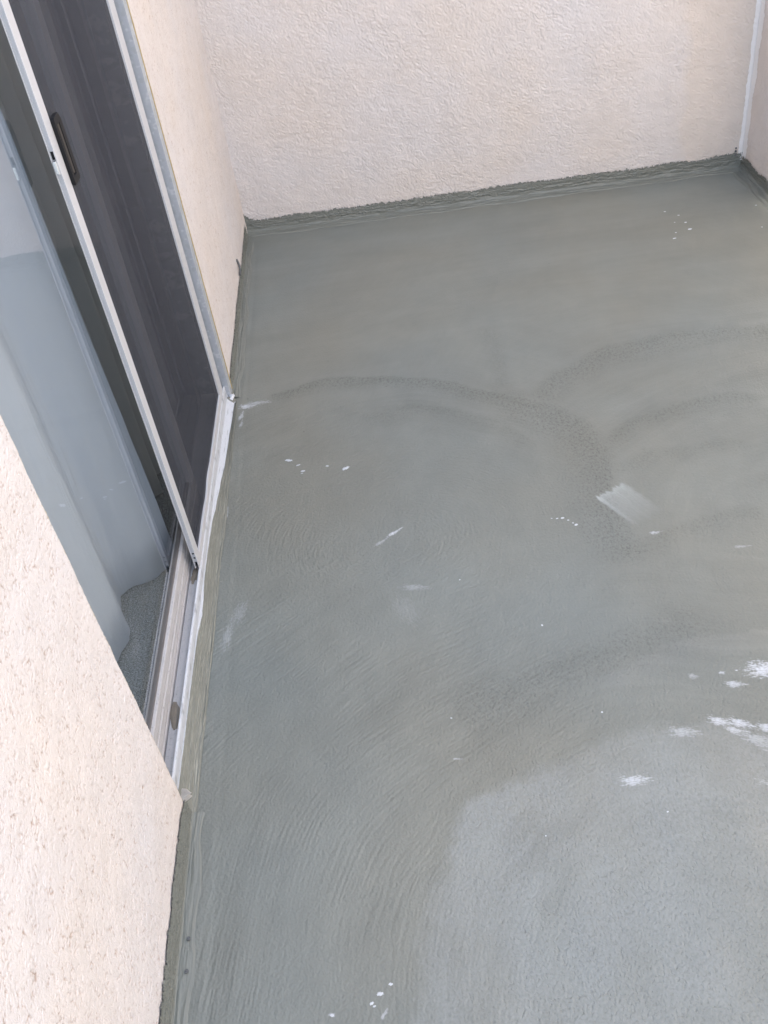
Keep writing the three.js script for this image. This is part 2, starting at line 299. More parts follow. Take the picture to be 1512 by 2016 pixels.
// a stuccoed rectangle: place(a, b, out) -> [x, y, z]; the rim is turned back so that the coat has an edge
function stuccoPatch(a0, a1, b0, b1, step, place, kind, seed, { rim = 0.02, ragA0 = 0, ragA1 = 0, flip = false, tint } = {}) {
  const na = Math.max(2, Math.round((a1 - a0) / step)), nb = Math.max(2, Math.round((b1 - b0) / step));
  const us = [-1, ...Array.from({ length: na + 1 }, (_, i) => i / na), 2], vs = [-1, ...Array.from({ length: nb + 1 }, (_, i) => i / nb), 2];
  return sheet(0, 0, (u, v) => {
    const uc = clamp(u), vc = clamp(v); let a = mix(a0, a1, uc); const b = mix(b0, b1, vc);
    const e0 = (a - a0), e1 = (a1 - a);
    if (ragA0) a += ragA0 * (nA(b * 25, seed) + 0.5 * nB(b * 110, seed)) * Math.exp(-e0 / 0.012);
    if (ragA1) a += ragA1 * (nA(b * 25, seed + 3) + 0.5 * nB(b * 110, seed)) * Math.exp(-e1 / 0.012);
    const round = (ragA0 ? 0.005 * Math.exp(-e0 / 0.003) : 0) + (ragA1 ? 0.005 * Math.exp(-e1 / 0.003) : 0);
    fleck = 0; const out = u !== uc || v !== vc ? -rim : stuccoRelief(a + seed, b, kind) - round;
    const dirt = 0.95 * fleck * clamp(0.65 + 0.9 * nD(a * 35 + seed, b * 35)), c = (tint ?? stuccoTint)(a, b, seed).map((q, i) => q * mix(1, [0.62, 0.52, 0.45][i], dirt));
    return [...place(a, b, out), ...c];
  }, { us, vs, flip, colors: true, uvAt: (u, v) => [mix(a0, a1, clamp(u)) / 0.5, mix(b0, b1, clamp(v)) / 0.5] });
}
const plainStucco = (g) => {
  planarUV(g, 2); const n = g.attributes.position.count, c = new Float32Array(n * 3);
  for (let i = 0; i < n; i++) c.set(STUCCO, i * 3);
  g.setAttribute('color', new THREE.BufferAttribute(c, 3)); return g;
};
const joinColoured = (list) => mergeGeometries(list.map((g) => g.index ? g.toNonIndexed() : g));
{
  const face = (z, y, o) => [wx(z) + o, y, z];
  const T = 0.118, xb = -0.519, xi = WX - T;                     // body behind the coat
  // a smear of old ochre sealant along the edge by the door
  const edgeTint = (a, b, s) => { const c = stuccoTint(a, b, s), k = 0.85 * sstep(0.0075, 0.003, a - DOOR_NEAR + 0.003 * nA(b * 30, 2) + 0.002 * nB(b * 120, 5)) * clamp(0.75 + 0.6 * nC(b * 9, 3)); return c.map((q, i) => mix(q, [0.46, 0.40, 0.27][i], k)); };
  const parts = [
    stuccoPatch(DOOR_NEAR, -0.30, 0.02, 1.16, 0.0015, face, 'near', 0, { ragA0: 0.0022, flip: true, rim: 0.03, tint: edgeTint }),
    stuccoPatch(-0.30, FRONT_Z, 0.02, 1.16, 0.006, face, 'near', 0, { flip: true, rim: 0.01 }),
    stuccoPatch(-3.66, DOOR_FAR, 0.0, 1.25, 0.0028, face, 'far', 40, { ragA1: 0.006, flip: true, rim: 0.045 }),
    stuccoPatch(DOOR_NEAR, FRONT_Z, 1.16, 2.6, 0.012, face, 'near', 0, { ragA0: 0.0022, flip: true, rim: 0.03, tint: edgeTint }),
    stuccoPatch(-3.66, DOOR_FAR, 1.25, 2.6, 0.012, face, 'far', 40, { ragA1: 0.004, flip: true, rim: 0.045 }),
    plainStucco(box(xi, xb, -0.2, HOUSE_TOP, DOOR_NEAR + 0.004, FRONT_Z)),
    plainStucco(box(xi, xb, -0.2, HOUSE_TOP, -4.1, DOOR_FAR - 0.004)),
    plainStucco(box(xi, xb, DOOR_TOP, HOUSE_TOP, DOOR_FAR - 0.004, DOOR_NEAR + 0.004)),
    plainStucco(box(xi, xb, -0.2, -0.012, DOOR_FAR - 0.004, DOOR_NEAR + 0.004)),
    plainStucco(box(-0.56, -0.500, 2.59, HOUSE_TOP, -3.66, FRONT_Z)),
    plainStucco(box(-0.56, -0.500, DOOR_TOP, 2.6, DOOR_FAR + 0.002, DOOR_NEAR - 0.002)),
  ];
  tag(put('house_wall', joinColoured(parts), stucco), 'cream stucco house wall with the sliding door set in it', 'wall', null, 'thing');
}
{
  const place = (x, y, o) => [x, y, BZ(x) + o];
  const tint = (a, b, s) => stuccoTint(a, b, s, 0.9 * sstep(1.20, 1.28, a + 0.05 * nA(b * 6, 4)));  // warm bounce off the side wall, painted into the stucco colour at the right
  const parts = [
    stuccoPatch(WX - 0.02, RX + 0.02, 0.0, 1.0, 0.0023, place, 'back', 80, { tint, rim: 0.01 }),
    stuccoPatch(WX - 0.02, RX + 0.02, 1.0, BACK_TOP - 0.05, 0.016, place, 'back', 80, { tint, rim: 0.01 }),
    plainStucco(new THREE.BoxGeometry(RX - WX + 0.4, BACK_TOP + 0.2, 0.16).rotateY(-Math.atan(0.0326)).translate((RX + WX) / 2, (BACK_TOP - 0.2) / 2, BZ((RX + WX) / 2) - 0.088)),
  ];
  tag(put('back_wall', joinColoured(parts), stucco), 'pale pink stucco wall closing the far end of the balcony', 'wall', null, 'thing');
}
{
  const place = (z, y, o) => [RX - o, y, z];
  const parts = [
    stuccoPatch(-3.62, -2.7, 0.0, 0.8, 0.0030, place, 'back', 130, { rim: 0.01 }),
    stuccoPatch(-3.62, FRONT_Z, 0.8, SIDE_TOP - 0.05, 0.016, place, 'back', 130, { rim: 0.01 }),
    stuccoPatch(-2.7, FRONT_Z, 0.0, 0.8, 0.014, place, 'back', 130, { rim: 0.01 }),
    plainStucco(box(RX + 0.009, RX + 0.16, -0.2, SIDE_TOP, -3.56, FRONT_Z)),
  ];
  tag(put('side_wall', joinColoured(parts), stucco), 'greyish stucco side wall at the right edge of the photo', 'wall', null, 'thing');
}

// ---------------------------------------------------------------- slurry turned up at the foot of the walls
const slurryBump = dataTex(512, 512, (i, j) => 0.5 + 0.3 * nA(i / 90, j / 7) + 0.2 * nB(i / 40, j / 3.2) + 0.08 * nC(i / 5, j / 5), { repeat: true });
const slurry = new THREE.MeshPhysicalMaterial({ vertexColors: true, bumpMap: slurryBump, bumpScale: 0.0012, roughness: 0.38 });
const slurryTint = (s, t, k) => { const m = k * (1 + 0.10 * nB(s * 9, t * 30) + 0.06 * nA(s * 60, t * 140)); return [0.183 * m, 0.192 * m, 0.172 * m]; };
// along(s) -> {x, z, nx, nz, relief(y)}: the wall's foot and its outward direction; high(s): height of the coat on the wall
function turnUp(name, label, length, along, high, rag, seed, foot = 0.05, tone = 1, R = 0.014, rougher = 1) {
  const ns = Math.round(length / 0.0022), rows = [];
  for (let k = 0; k <= 10; k++) rows.push(k / 10 * 0.3);           // floor
  for (let k = 1; k <= 8; k++) rows.push(0.3 + k / 8 * 0.2);       // fillet
  for (let k = 1; k <= 34; k++) rows.push(0.5 + k / 34 * 0.5);     // wall
  const us = Array.from({ length: ns + 1 }, (_, i) => i / ns * length);
  const edge = (s) => high(s) + rag * (0.8 * fbm(nA, s * 8 + seed, 1.7, 3) + 0.7 * Math.max(-0.4, nB(s * 230, seed)) * clamp(0.5 + 1.2 * nD(s * 6, seed)) + 0.6 * nC(s * 70, seed));
  const yOf = (s, t) => (t <= 0.5 ? 0 : R + (t - 0.5) / 0.5 * (high(s) + rag * 1.3 - R));
  const g = sheet(0, 0, (s, t) => {
    const a = along(s); let d, y;
    const rough = rougher * (0.0028 * nA(s * 11 + seed, t * 13) + 0.0018 * nB(s * 26 + seed, t * 38) + 0.0008 * nC(s * 110, t * 60));
    if (t <= 0.3) { d = mix(foot + 0.012 * nA(s * 7, seed), R + 0.002, t / 0.3); y = 0.0012 + rough * sstep(0, 0.2, t) + 0.0032 * sstep(0.02, 0.3, t) + (rougher < 1 ? 0 : 0.0028) * Math.exp(-(((t - 0.07) / 0.035) ** 2)) * clamp(0.6 + 0.8 * nB(s * 4 + seed, 2)) - 0.0016 * (1 - sstep(0, 0.05, t)); }
    else if (t <= 0.5) { const q = (t - 0.3) / 0.2 * Math.PI / 2; y = 0.0044 + R - R * Math.cos(q) + rough; d = Math.max(0.002 + R - R * Math.sin(q) + rough, 0.0034 + a.relief(y)); y = 0.0044 + R - R * Math.cos(q) + rough; }
    else { y = yOf(s, t) + 0.004; d = 0.0032 + a.relief(y) + rough * (1 - sstep(0.5, 0.8, t)) + 0.0009 * nC(s * 40, t * 20); }
    return [a.x + a.nx * d, y, a.z + a.nz * d, ...slurryTint(s + seed, t, tone)];
  }, { us, vs: rows, colors: true, keep: (s, t) => t <= 0.5 || yOf(s, t) < edge(s) - 0.35 * rag * sstep(0.1, 0.5, nD(s * 330, t * 40 + seed)), uvAt: (s, t) => [s / 0.5, t * 0.2] });
  return tag(put(name, g, slurry), label, 'skirting');
}
const wallRel = (kind, seed, a) => (y) => stuccoRelief(a + seed, y, kind);
turnUp('slurry_skirting', 'grey slurry band brushed along the foot of the far end wall', RX - WX, (s) => ({ x: WX + s, z: BZ(WX + s), nx: 0, nz: 1, relief: wallRel('back', 80, WX + s) }), (s) => 0.050 + 0.009 * nB(s * 2.3, 9) + 0.006 * nA(s * 7, 3) + 0.035 * Math.exp(-s / 0.02), 0.010, 3, 0.045, 1.05);
turnUp('slurry_skirting', 'grey slurry band along the wall between door and far corner', 3.60 - 2.47, (s) => ({ x: wx(-2.47 - s), z: -2.47 - s, nx: 1, nz: 0, relief: wallRel('far', 40, -2.47 - s) }), (s) => 0.046 + 0.004 * nB(s * 3, 5) - 0.03 * Math.exp(-s / 0.03), 0.003, 21, 0.03, 1, 0.007, 0.6);
turnUp('slurry_skirting', 'grey-green slurry band under the bright wall nearest the camera', 1.262, (s) => ({ x: wx(0.22 - s), z: 0.22 - s, nx: 1, nz: 0, relief: wallRel('near', 0, 0.22 - s) }), (s) => 0.066 + 0.004 * nB(s * 3, 12) + 0.003 * nA(s * 17, 2) - 0.012 * sstep(1.2, 1.262, s), 0.008, 43, 0.03, 1, 0.007, 0.45);
turnUp('slurry_skirting', 'grey slurry band at the foot of the side wall at right', 2.4, (s) => ({ x: RX, z: -1.24 - s, nx: -1, nz: 0, relief: wallRel('back', 130, -1.24 - s) }), (s) => 0.042 + 0.006 * nB(s * 3, 31) + 0.008 * nA(s * 14, 3), 0.009, 67, 0.05, 0.85);

// ---------------------------------------------------------------- white caulk in the far right corner
{
  const g = sheet(14, 420, (u, v) => {
    const y = 0.028 + v * 1.5, q = (u - 0.35) * 2, edgy = 1 + 0.22 * nA(y * 16, q * 2) + 0.16 * nB(y * 70, q * 3), s = q * 0.027 * edgy, bz = BZ(RX);
    const rim = 0.0012 * (1 - Math.pow(Math.abs(u - 0.5) * 2, 6)) + 0.0006 * nC(y * 120, u * 9), c = 0.003;
    const t = clamp(s / 0.05 + 0.5);
    return s < 0 ? [RX + s * 1.0 - c * t, y, bz + 0.001 + rim + stuccoRelief(RX + s + 80, y, 'back') * 0.8 + c * Math.exp(s / 0.004)] : [RX - 0.001 - rim - stuccoRelief(bz + s + 130, y, 'back') * 0.8 - c * Math.exp(-s / 0.004), y, bz + s];
  }, { flip: false });
  tag(put('corner_caulk', g, new THREE.MeshStandardMaterial({ color: new THREE.Color().setRGB(0.86, 0.84, 0.835), roughness: 0.8, bumpMap: grit, bumpScale: 0.0003 })), 'white caulk bead running up the far right corner', 'caulk');
}

// ---------------------------------------------------------------- sliding door
const PIV = [-0.509, 0, -1.7], TURN = -0.018;          // the door stands a degree out of line with the wall
const alu = new THREE.MeshStandardMaterial({ color: new THREE.Color().setRGB(0.62, 0.63, 0.66), roughness: 0.42, metalness: 0.0 });
const paintedAlu = new THREE.MeshPhysicalMaterial({ color: new THREE.Color().setRGB(0.55, 0.555, 0.575), roughness: 0.38, clearcoat: 0.15, clearcoatRoughness: 0.4 });
const smears = dataTex(256, 1024, (i, j) => {
  const s = fbm(nA, i / 40, j / 60, 4), w = sstep(0.12, 0.34, s + 0.3 * nB(i / 6, j / 20)), d = sstep(0.2, 0.4, nC(i / 14, j / 40));
  return [mix(mix(0.40, 0.50, w), 0.33, d * 0.4), mix(mix(0.425, 0.52, w), 0.345, d * 0.4), mix(mix(0.46, 0.55, w), 0.35, d * 0.4)];
}, { srgb: true, repeat: true });
const smearedAlu = new THREE.MeshStandardMaterial({ map: smears, roughness: 0.5 });
const sillMap = dataTex(128, 1024, (i, j) => {
  const m = 1 + 0.05 * fbm(nB, i / 8, j / 160, 3) + 0.05 * nA(i / 3, j / 3), dirt = sstep(0.25, 0.5, nC(i / 10, j / 24) + 0.4 * nD(i / 4, j / 7)), dark = sstep(0.5, 0.7, nA(i / 3.5 + 40, j / 6));
  const k = m * (1 - 0.10 * dirt) * (1 - 0.3 * dark); return [0.47 * k, 0.46 * k, 0.465 * k];
}, { srgb: true, repeat: true });
const sillMat = new THREE.MeshStandardMaterial({ map: sillMap, roughness: 0.5 });
const sealMap = dataTex(256, 512, (i, j) => {
  const d = sstep(0.42, 0.6, nC(i / 9, j / 14)), s = sstep(0.2, 0.5, fbm(nA, i / 20, j / 90, 3)); const k = (1 - 0.38 * s) * (1 - 0.15 * d);
  return [0.55 * k, 0.575 * k, 0.615 * k];
}, { srgb: true, repeat: true });
const sealant = new THREE.MeshStandardMaterial({ map: sealMap, roughness: 0.42 });
const glass = new THREE.MeshPhysicalMaterial({ color: 0xf4f8f8, transmission: 1, thickness: 0, roughness: 0.01, ior: 2.2 });
const darkRail = new THREE.MeshStandardMaterial({ color: new THREE.Color().setRGB(0.13, 0.12, 0.115), roughness: 0.35 });
const black = new THREE.MeshPhysicalMaterial({ color: new THREE.Color().setRGB(0.010, 0.010, 0.012), roughness: 0.6, specularIntensity: 0.5 });
const Z0 = -0.76, Z1 = 0.685;                              // far and near jamb, local
const door = base('sliding_door', PIV[0], PIV[1], PIV[2], TURN);
tag(door, 'pale aluminium sliding glass door with dirty sill in house wall', 'door', null, 'thing');
{
  const s = new THREE.Shape();
  const pts = [[-0.001, 0], [-0.001, 0.0545], [-0.0032, 0.056], [-0.0045, 0.0545], [-0.0045, 0.0415], [-0.0285, 0.0405], [-0.0290, 0.036], [-0.0745, 0.036], [-0.0745, 0]];
  s.moveTo(...pts[0]); for (const p of pts.slice(1)) s.lineTo(...p);
  const g = new THREE.ExtrudeGeometry(s, { depth: Z1 - Z0, bevelEnabled: false }).translate(0, 0, Z0);
  planarUV(g, 1); const uv = g.attributes.uv, p = g.attributes.position; for (let i = 0; i < uv.count; i++) uv.setXY(i, (p.getX(i) + p.getY(i)) * 7, p.getZ(i) * 1.1);
  put('sill', g, sillMat, door);
}
{
  const f = (z) => [rbox(-0.009, 0.0135, 0.004, DOOR_TOP, Math.min(z, z + 0.03 * Math.sign(z)), Math.max(z, z + 0.03 * Math.sign(z)), 0.0012)];
  const far = [rbox(-0.010, 0.0128, 0.006, DOOR_TOP, Z0 - 0.036, Z0, 0.0014), box(-0.083, -0.034, 0.0, DOOR_TOP, Z0 - 0.036, Z0 - 0.001), box(-0.034, -0.0105, 0, DOOR_TOP, Z0 - 0.036, Z0 - 0.014)];
  for (const g of far) planarUV(g, 2);
  put('jamb', far, smearedAlu, door);
  const near = [box(-0.083, 0.0, 0, DOOR_TOP, Z1, Z1 + 0.03)]; for (const g of near) planarUV(g, 2);
  put('jamb', near, smearedAlu, door);
  put('door_head', [box(-0.083, 0.002, DOOR_TOP - 0.05, DOOR_TOP - 0.001, Z0, Z1)], alu, door);
  // ochre line of old sealant where the frame meets the stucco
  const line = new THREE.TubeGeometry(new THREE.CatmullRomCurve3(Array.from({ length: 90 }, (_, i) => new THREE.Vector3(0.0135, 0.02 + i / 89 * 2, Z0 - 0.0365 + 0.0030 * nA(i * 0.6, 4)))), 360, 0.0018, 6);
  put('sealant_line', line, new THREE.MeshStandardMaterial({ color: new THREE.Color().setRGB(0.42, 0.33, 0.17), roughness: 0.8 }), door);
}
function glassPanel(z0, z1, x, name, y0) {
  return put(name, new THREE.PlaneGeometry(z1 - z0 - 0.004, DOOR_TOP - 0.06 - y0).rotateY(Math.PI / 2).translate(x, (DOOR_TOP - 0.06 + y0) / 2, (z0 + z1) / 2), glass, door);
}
{
  glassPanel(-0.225, 0.66, -0.042, 'glass_pane', 0.122);
  const f = new THREE.Shape(), pr = [[-0.056, 0.0375], [-0.0305, 0.0375], [-0.0300, 0.050], [-0.0318, 0.0515], [-0.0318, 0.0560], [-0.0300, 0.0575], [-0.0300, 0.0680], [-0.0312, 0.0690], [-0.0300, 0.0700], [-0.0300, 0.0830], [-0.0325, 0.0845], [-0.0325, 0.0900], [-0.0300, 0.0915], [-0.0300, 0.1010], [-0.0312, 0.1020], [-0.0300, 0.1030], [-0.0300, 0.1150], [-0.0312, 0.1172], [-0.0372, 0.1185], [-0.0372, 0.1100], [-0.056, 0.1100]];
  f.moveTo(...pr[0]); for (const p of pr.slice(1)) f.lineTo(...p);
  const g = new THREE.ExtrudeGeometry(f, { depth: 0.66 + 0.262, bevelEnabled: false }).translate(0, 0, -0.262);
  planarUV(g, 1); const uv = g.attributes.uv, p = g.attributes.position; for (let i = 0; i < uv.count; i++) uv.setXY(i, (p.getX(i) + p.getY(i)) * 9, p.getZ(i) * 0.8);
  put('bottom_rail', g, sillMat, door);
  put('gasket', [rbox(-0.0480, -0.0374, 0.1105, 0.1235, -0.225, 0.66, 0.001)], darkRail, door);
  put('stile', [rbox(-0.055, -0.0302, 0.111, DOOR_TOP - 0.06, -0.262, -0.226, 0.001)], alu, door);
  glassPanel(-0.72, -0.2, -0.066, 'glass_pane', 0.052);
}
// ---------------------------------------------------------------- white sealant and slurry in front of the sill
const T_EDGE = [[-2.47, 0.95], [-2.38, 0.80], [-2.25, 0.68], [-2.14, 0.55], [-2.03, 0.36], [-1.95, 0.22], [-1.86, 0.06], [-1.75, 0.02], [-1.66, 0.02], [-1.585, 0.13], [-1.55, 0.16], [-1.515, 0.10], [-1.49, 0.02], [-1.40, 0.0], [-1.25, 0.0], [-1.0, 0.0]];
const tEdge = (z) => { let i = 0; while (i + 2 < T_EDGE.length && z > T_EDGE[i + 1][0]) i++; const [a, p] = T_EDGE[i], [b, q] = T_EDGE[i + 1]; return mix(p, q, sstep(0, 1, (z - a) / (b - a))) + 0.012 * nA(z * 60, 2) + 0.006 * nB(z * 220, 3); };
const sillX = (z) => PIV[0] - 0.018 * (z + 1.7);
const slope = (z, t) => {                                            // 0 at the sill's face, 1 out on the floor
  const y0 = mix(0.020, 0.0285, sstep(-2.3, -1.8, z)), x0 = sillX(z) + 0.0005, x1 = -0.472 - 0.0137 * (z + 2.4) + 0.003 * nA(z * 5, 8);
  return [mix(x0, x1, t), y0 * Math.pow(1 - t, 1.25) + 0.0008];
};
{
  const g = sheet(32, 700, (u, v) => {
    const z = mix(-2.458, -1.035, v), m = tEdge(z) + 0.05;
    if (u < 0.16) { const x = sillX(z), q = [[-0.0054, 0.0425], [-0.0056, 0.0560], [-0.0034, 0.0572], [0.0006, 0.0550]], k = Math.min(2.999, u / 0.16 * 3), i = k | 0; return [x + mix(q[i][0], q[i + 1][0], k - i), mix(q[i][1], q[i + 1][1], k - i), z]; }
    if (u < 0.3) { const [x, y] = slope(z, 0); return [x + 0.0006 + 0.0004 * nA(z * 40, u * 4), mix(0.0545, y, (u - 0.16) / 0.14), z]; }
    const t = (u - 0.3) / 0.7 * Math.max(m, 0.002), [x, y] = slope(z, t);
    return [x + 0.0008, y + 0.0007 * nB(z * 30, u * 6) + 0.0012, z];
  }, { uvAt: (u, v) => [u * 0.4, v * 5] });
  g.translate(-PIV[0], -PIV[1], -PIV[2]).rotateY(-TURN);
  put('sealant_bead', g, sealant, door);
  const scratch = sheet(56, 900, (u, v) => {
    const z = mix(-2.44, -1.03, v), t0 = tEdge(z), t = mix(t0, 1.12, u), [x, y] = slope(z, Math.min(t, 1)), lift = 0.0032 * sstep(0, 0.10, u);
    const r = 0.0012 * nA(z * 9, u * 13) + 0.0010 * nB(z * 22, u * 42) + 0.0006 * nC(z * 90, u * 30);
    const k = 1 + 0.12 * nB(z * 12, u * 34) + 0.06 * nA(z * 70, u * 50), pale = sstep(0.18, 0.55, nC(z * 9, u * 62) + 0.35 * nD(z * 70, u * 40)) * 0.5 + 0.75 * Math.exp(-(((u - 0.82 + 0.03 * nA(z * 6, 1)) / 0.025) ** 2)) * sstep(-0.1, 0.3, nB(z * 12, 6));
    const c = [0.183 * k, 0.187 * k, 0.160 * k].map((q, i) => mix(q, [0.45, 0.45, 0.38][i], clamp(pale) * 0.75));
    return [x + (t > 1 ? (t - 1) * 0.04 : 0), y + lift + r * sstep(0, 0.2, u) - 0.003 * sstep(0.93, 1, u), z, ...c];
  }, { colors: true, uvAt: (u, v) => [v * 3, u * 0.12] });
  tag(put('slurry_fillet', scratch, slurry), 'scratched green-grey cement slope in front of the door sill', 'fillet');
}

// ---------------------------------------------------------------- screen door
const screen = base('screen_door', PIV[0], PIV[1], PIV[2], TURN);
tag(screen, 'half open insect screen door with dark mesh and black pull', 'screen door', null, 'thing');
{
  const S0 = -0.742, S1 = 0.030, TOP = DOOR_TOP - 0.055;
  const bar = (g) => { for (const q of g) planarUV(q, 1); return g; };
  put('stile', bar([rbox(-0.0035, -0.0012, 0.0575, TOP, -0.004, S1, 0.0006), rbox(-0.0125, -0.0105, 0.0575, TOP, 0.012, S1 - 0.001, 0.0006), box(-0.0105, -0.0035, 0.075, TOP, 0.012, S1 - 0.0055)]), paintedAlu, screen);
  put('stile', bar([rbox(-0.0125, -0.0015, 0.0575, TOP, S0 + 0.01, S0 + 0.062, 0.0012)]), paintedAlu, screen);
  const warp = (z) => 0.0575 + 0.021;
  const rail = sheet(8, 240, (u, v) => {
    const z = mix(S0 + 0.0615, -0.0045, v), wave = 0.006 * Math.exp(-(((z + 0.30) / 0.05) ** 2)) - 0.004 * Math.exp(-(((z + 0.22) / 0.045) ** 2)), top = 0.078 + wave;
    const q = [[-0.0014, 0.0572], [-0.0014, top - 0.001], [-0.0024, top], [-0.010, top], [-0.0118, top - 0.001], [-0.0118, 0.0572]], k = Math.min(4.999, u * 5), i = k | 0, f = k - i;
    return [mix(q[i][0], q[i + 1][0], f), mix(q[i][1], q[i + 1][1], f), z];
  }, {});
  put('bottom_rail', rail, paintedAlu, screen);
  put('top_rail', bar([rbox(-0.0125, -0.0015, TOP - 0.03, TOP + 0.002, S0 + 0.0625, -0.0045, 0.001)]), paintedAlu, screen);
  const mesh = sheet(30, 60, (u, v) => { const z = mix(S0 + 0.06, -0.003, u), y = mix(0.074, TOP - 0.028, v); return [-0.0065 + 0.0012 * Math.sin(Math.PI * u) * nA(u * 3, v * 4), y, z]; }, { flip: true });
  put('screen_mesh', mesh, new THREE.MeshStandardMaterial({ color: new THREE.Color().setRGB(0.026, 0.030, 0.044), roughness: 0.8, transparent: true, opacity: 0.77, side: THREE.DoubleSide }), screen);
  // pull: a recessed plate with a bar
  const shape = new THREE.Shape(), w = 0.040, h = 0.116;
  shape.moveTo(-w / 2 + 0.005, -h / 2); shape.lineTo(w / 2 - 0.003, -h / 2); shape.quadraticCurveTo(w / 2, -h / 2, w / 2, -h / 2 + 0.004); shape.lineTo(w / 2, h / 2 - 0.01); shape.lineTo(w / 2 - 0.008, h / 2); shape.lineTo(-w / 2 + 0.005, h / 2); shape.quadraticCurveTo(-w / 2, h / 2, -w / 2, h / 2 - 0.005); shape.lineTo(-w / 2, -h / 2 + 0.005); shape.quadraticCurveTo(-w / 2, -h / 2, -w / 2 + 0.005, -h / 2);
  const hole = new THREE.Path(); hole.moveTo(-0.012, -0.046); hole.lineTo(0.006, -0.046); hole.lineTo(0.006, 0.046); hole.lineTo(-0.012, 0.046); hole.closePath(); shape.holes.push(hole);
  const plate = new THREE.ExtrudeGeometry(shape, { depth: 0.006, bevelEnabled: true, bevelSize: 0.001, bevelThickness: 0.001, bevelSegments: 2 }).rotateY(Math.PI / 2).translate(-0.001, 1.045, -0.024);
  const pull = put('handle', plate, black, screen);
  put('grip', [rbox(-0.006, 0.004, 1.0, 1.09, -0.034, -0.028, 0.002), box(-0.006, -0.004, 0.998, 1.092, -0.034, -0.01)], new THREE.MeshStandardMaterial({ color: new THREE.Color().setRGB(0.10, 0.085, 0.075), roughness: 0.45 }), pull);
  put('latch_slot', [box(-0.0098, -0.0042, 1.046, 1.060, S1 - 0.0058, S1 - 0.0046)], black, screen);
  put('latch', [rbox(-0.0098, -0.0036, 1.022, 1.045, S1 - 0.006, S1 + 0.003, 0.0012)], new THREE.MeshStandardMaterial({ color: new THREE.Color().setRGB(0.75, 0.77, 0.77), roughness: 0.25, metalness: 0.8 }), screen);
  put('roller_slot', [box(-0.0100, -0.0042, 0.060, 0.073, S1 - 0.009, S1 - 0.0075), box(-0.0098, -0.0044, 0.1, 0.104, S1 - 0.0058, S1 - 0.005), box(-0.0098, -0.0044, 0.086, 0.09, S1 - 0.0058, S1 - 0.005)], black, screen);
}

// ---------------------------------------------------------------- room behind the glass
const room = new THREE.MeshStandardMaterial({ color: new THREE.Color().setRGB(0.30, 0.28, 0.26), roughness: 0.95 });
const RXI = WX - 0.118;
tag(put('room_shell', [box(-3.5, -3.4, -0.1, 2.6, -4.2, 0.6), box(-3.4, RXI - 0.001, -0.1, 2.6, -4.2, -4.1), box(-3.4, RXI - 0.001, -0.1, 2.6, 0.5, 0.6), box(-3.5, RXI - 0.001, 2.45, 2.65, -4.1, 0.5)].map((g) => planarUV(g)), room), 'dim plain room behind the sliding glass door', null, null, 'structure');
const pile = dataTex(512, 512, (i, j) => { const k = 0.8 + 0.9 * nA(i / 2.6, j / 2.6) + 0.6 * nB(i / 6, j / 6); return [0.30 * k, 0.31 * k, 0.315 * k]; }, { srgb: true, repeat: true });
{
  const g = sheet(220, 300, (u, v) => { const x = mix(-1.1, -0.592, u), z = mix(-2.1, -1.1, v); return [x, -0.001 + 0.0028 * nA(x * 160, z * 160) + 0.0018 * nB(x * 330, z * 330), z]; }, { flip: true, uvAt: (u, v) => [u * 1.6, v * 3.2] });
  const r1 = planarUV(box(-3.4, -1.1, -0.1, 0.0, -4.1, 0.5), 3), r2 = planarUV(box(-1.1, RXI - 0.002, -0.1, -0.006, -4.1, 0.5), 3), r3 = planarUV(box(RXI - 0.002, -0.592, -0.1, -0.007, -2.48, -1.03), 3);
  tag(put('carpet', [g, r1, r2, r3], new THREE.MeshStandardMaterial({ map: pile, roughness: 1 })), 'speckled grey carpet just inside the glass door', null, null, 'structure');
}
const weave = dataTex(512, 512, (i, j) => 0.5 + 0.2 * Math.sin(i * 1.2) * Math.sin(j * 1.2) + 0.15 * nA(i / 9, j / 60) + 0.1 * nB(i / 3, j / 3), { repeat: true });
function drape(path, top, lean, mat, label) {                       // path: hem line on the carpet
  const c = new THREE.CatmullRomCurve3(path.map(([x, z]) => new THREE.Vector3(x, 0, z)), false, 'centripetal'), p = new THREE.Vector3();
  const g = sheet(320, 220, (u, v) => {
    c.getPoint(u, p); const y = 0.008 + v * (top - 0.008), w = sstep(0, 0.7, v), f = 0.010 * nA(u * 9, 3) * w + 0.004 * nB(u * 7, v * 5) + 0.002 * nC(u * 22, v * 9) + (0.0022 * nA(u * 34 + v * 6, v * 11) + 0.0012 * nB(u * 60, v * 26 + u * 9)) * sstep(0.5, 0.0, v) + 0.0016 * sstep(0.004, 0, Math.abs(v - 0.03));
    return [p.x + lean(u) * v + f * 0.8 - 0.004 * (1 - sstep(0, 0.06, v)) * nD(u * 12, 3), y + (v === 0 ? 0.004 * nA(u * 14, 7) : 0), p.z + f * 0.3];
  }, { uvAt: (u, v) => [u * 3, v * 4] });
  return tag(put('curtain', g, mat), label, 'curtain');
}
const whiteCloth = new THREE.MeshPhysicalMaterial({ color: new THREE.Color().setRGB(0.50, 0.54, 0.62), roughness: 0.85, bumpMap: weave, bumpScale: 0.0002, side: THREE.DoubleSide, sheen: 0.3, sheenRoughness: 0.6 });
drape([[-0.586, -1.772], [-0.61, -1.738], [-0.659, -1.702], [-0.705, -1.680], [-0.716, -1.655], [-0.714, -1.632], [-0.705, -1.600], [-0.684, -1.555], [-0.677, -1.527], [-0.679, -1.510], [-0.692, -1.47], [-0.70, -1.42], [-0.685, -1.36], [-0.70, -1.28], [-0.69, -1.2], [-0.70, -1.05], [-0.70, -0.9]], 2.2, (u) => -0.045 * (1 - sstep(0, 0.3, u)), whiteCloth, 'pale curtain hanging to the carpet behind the open half of door');
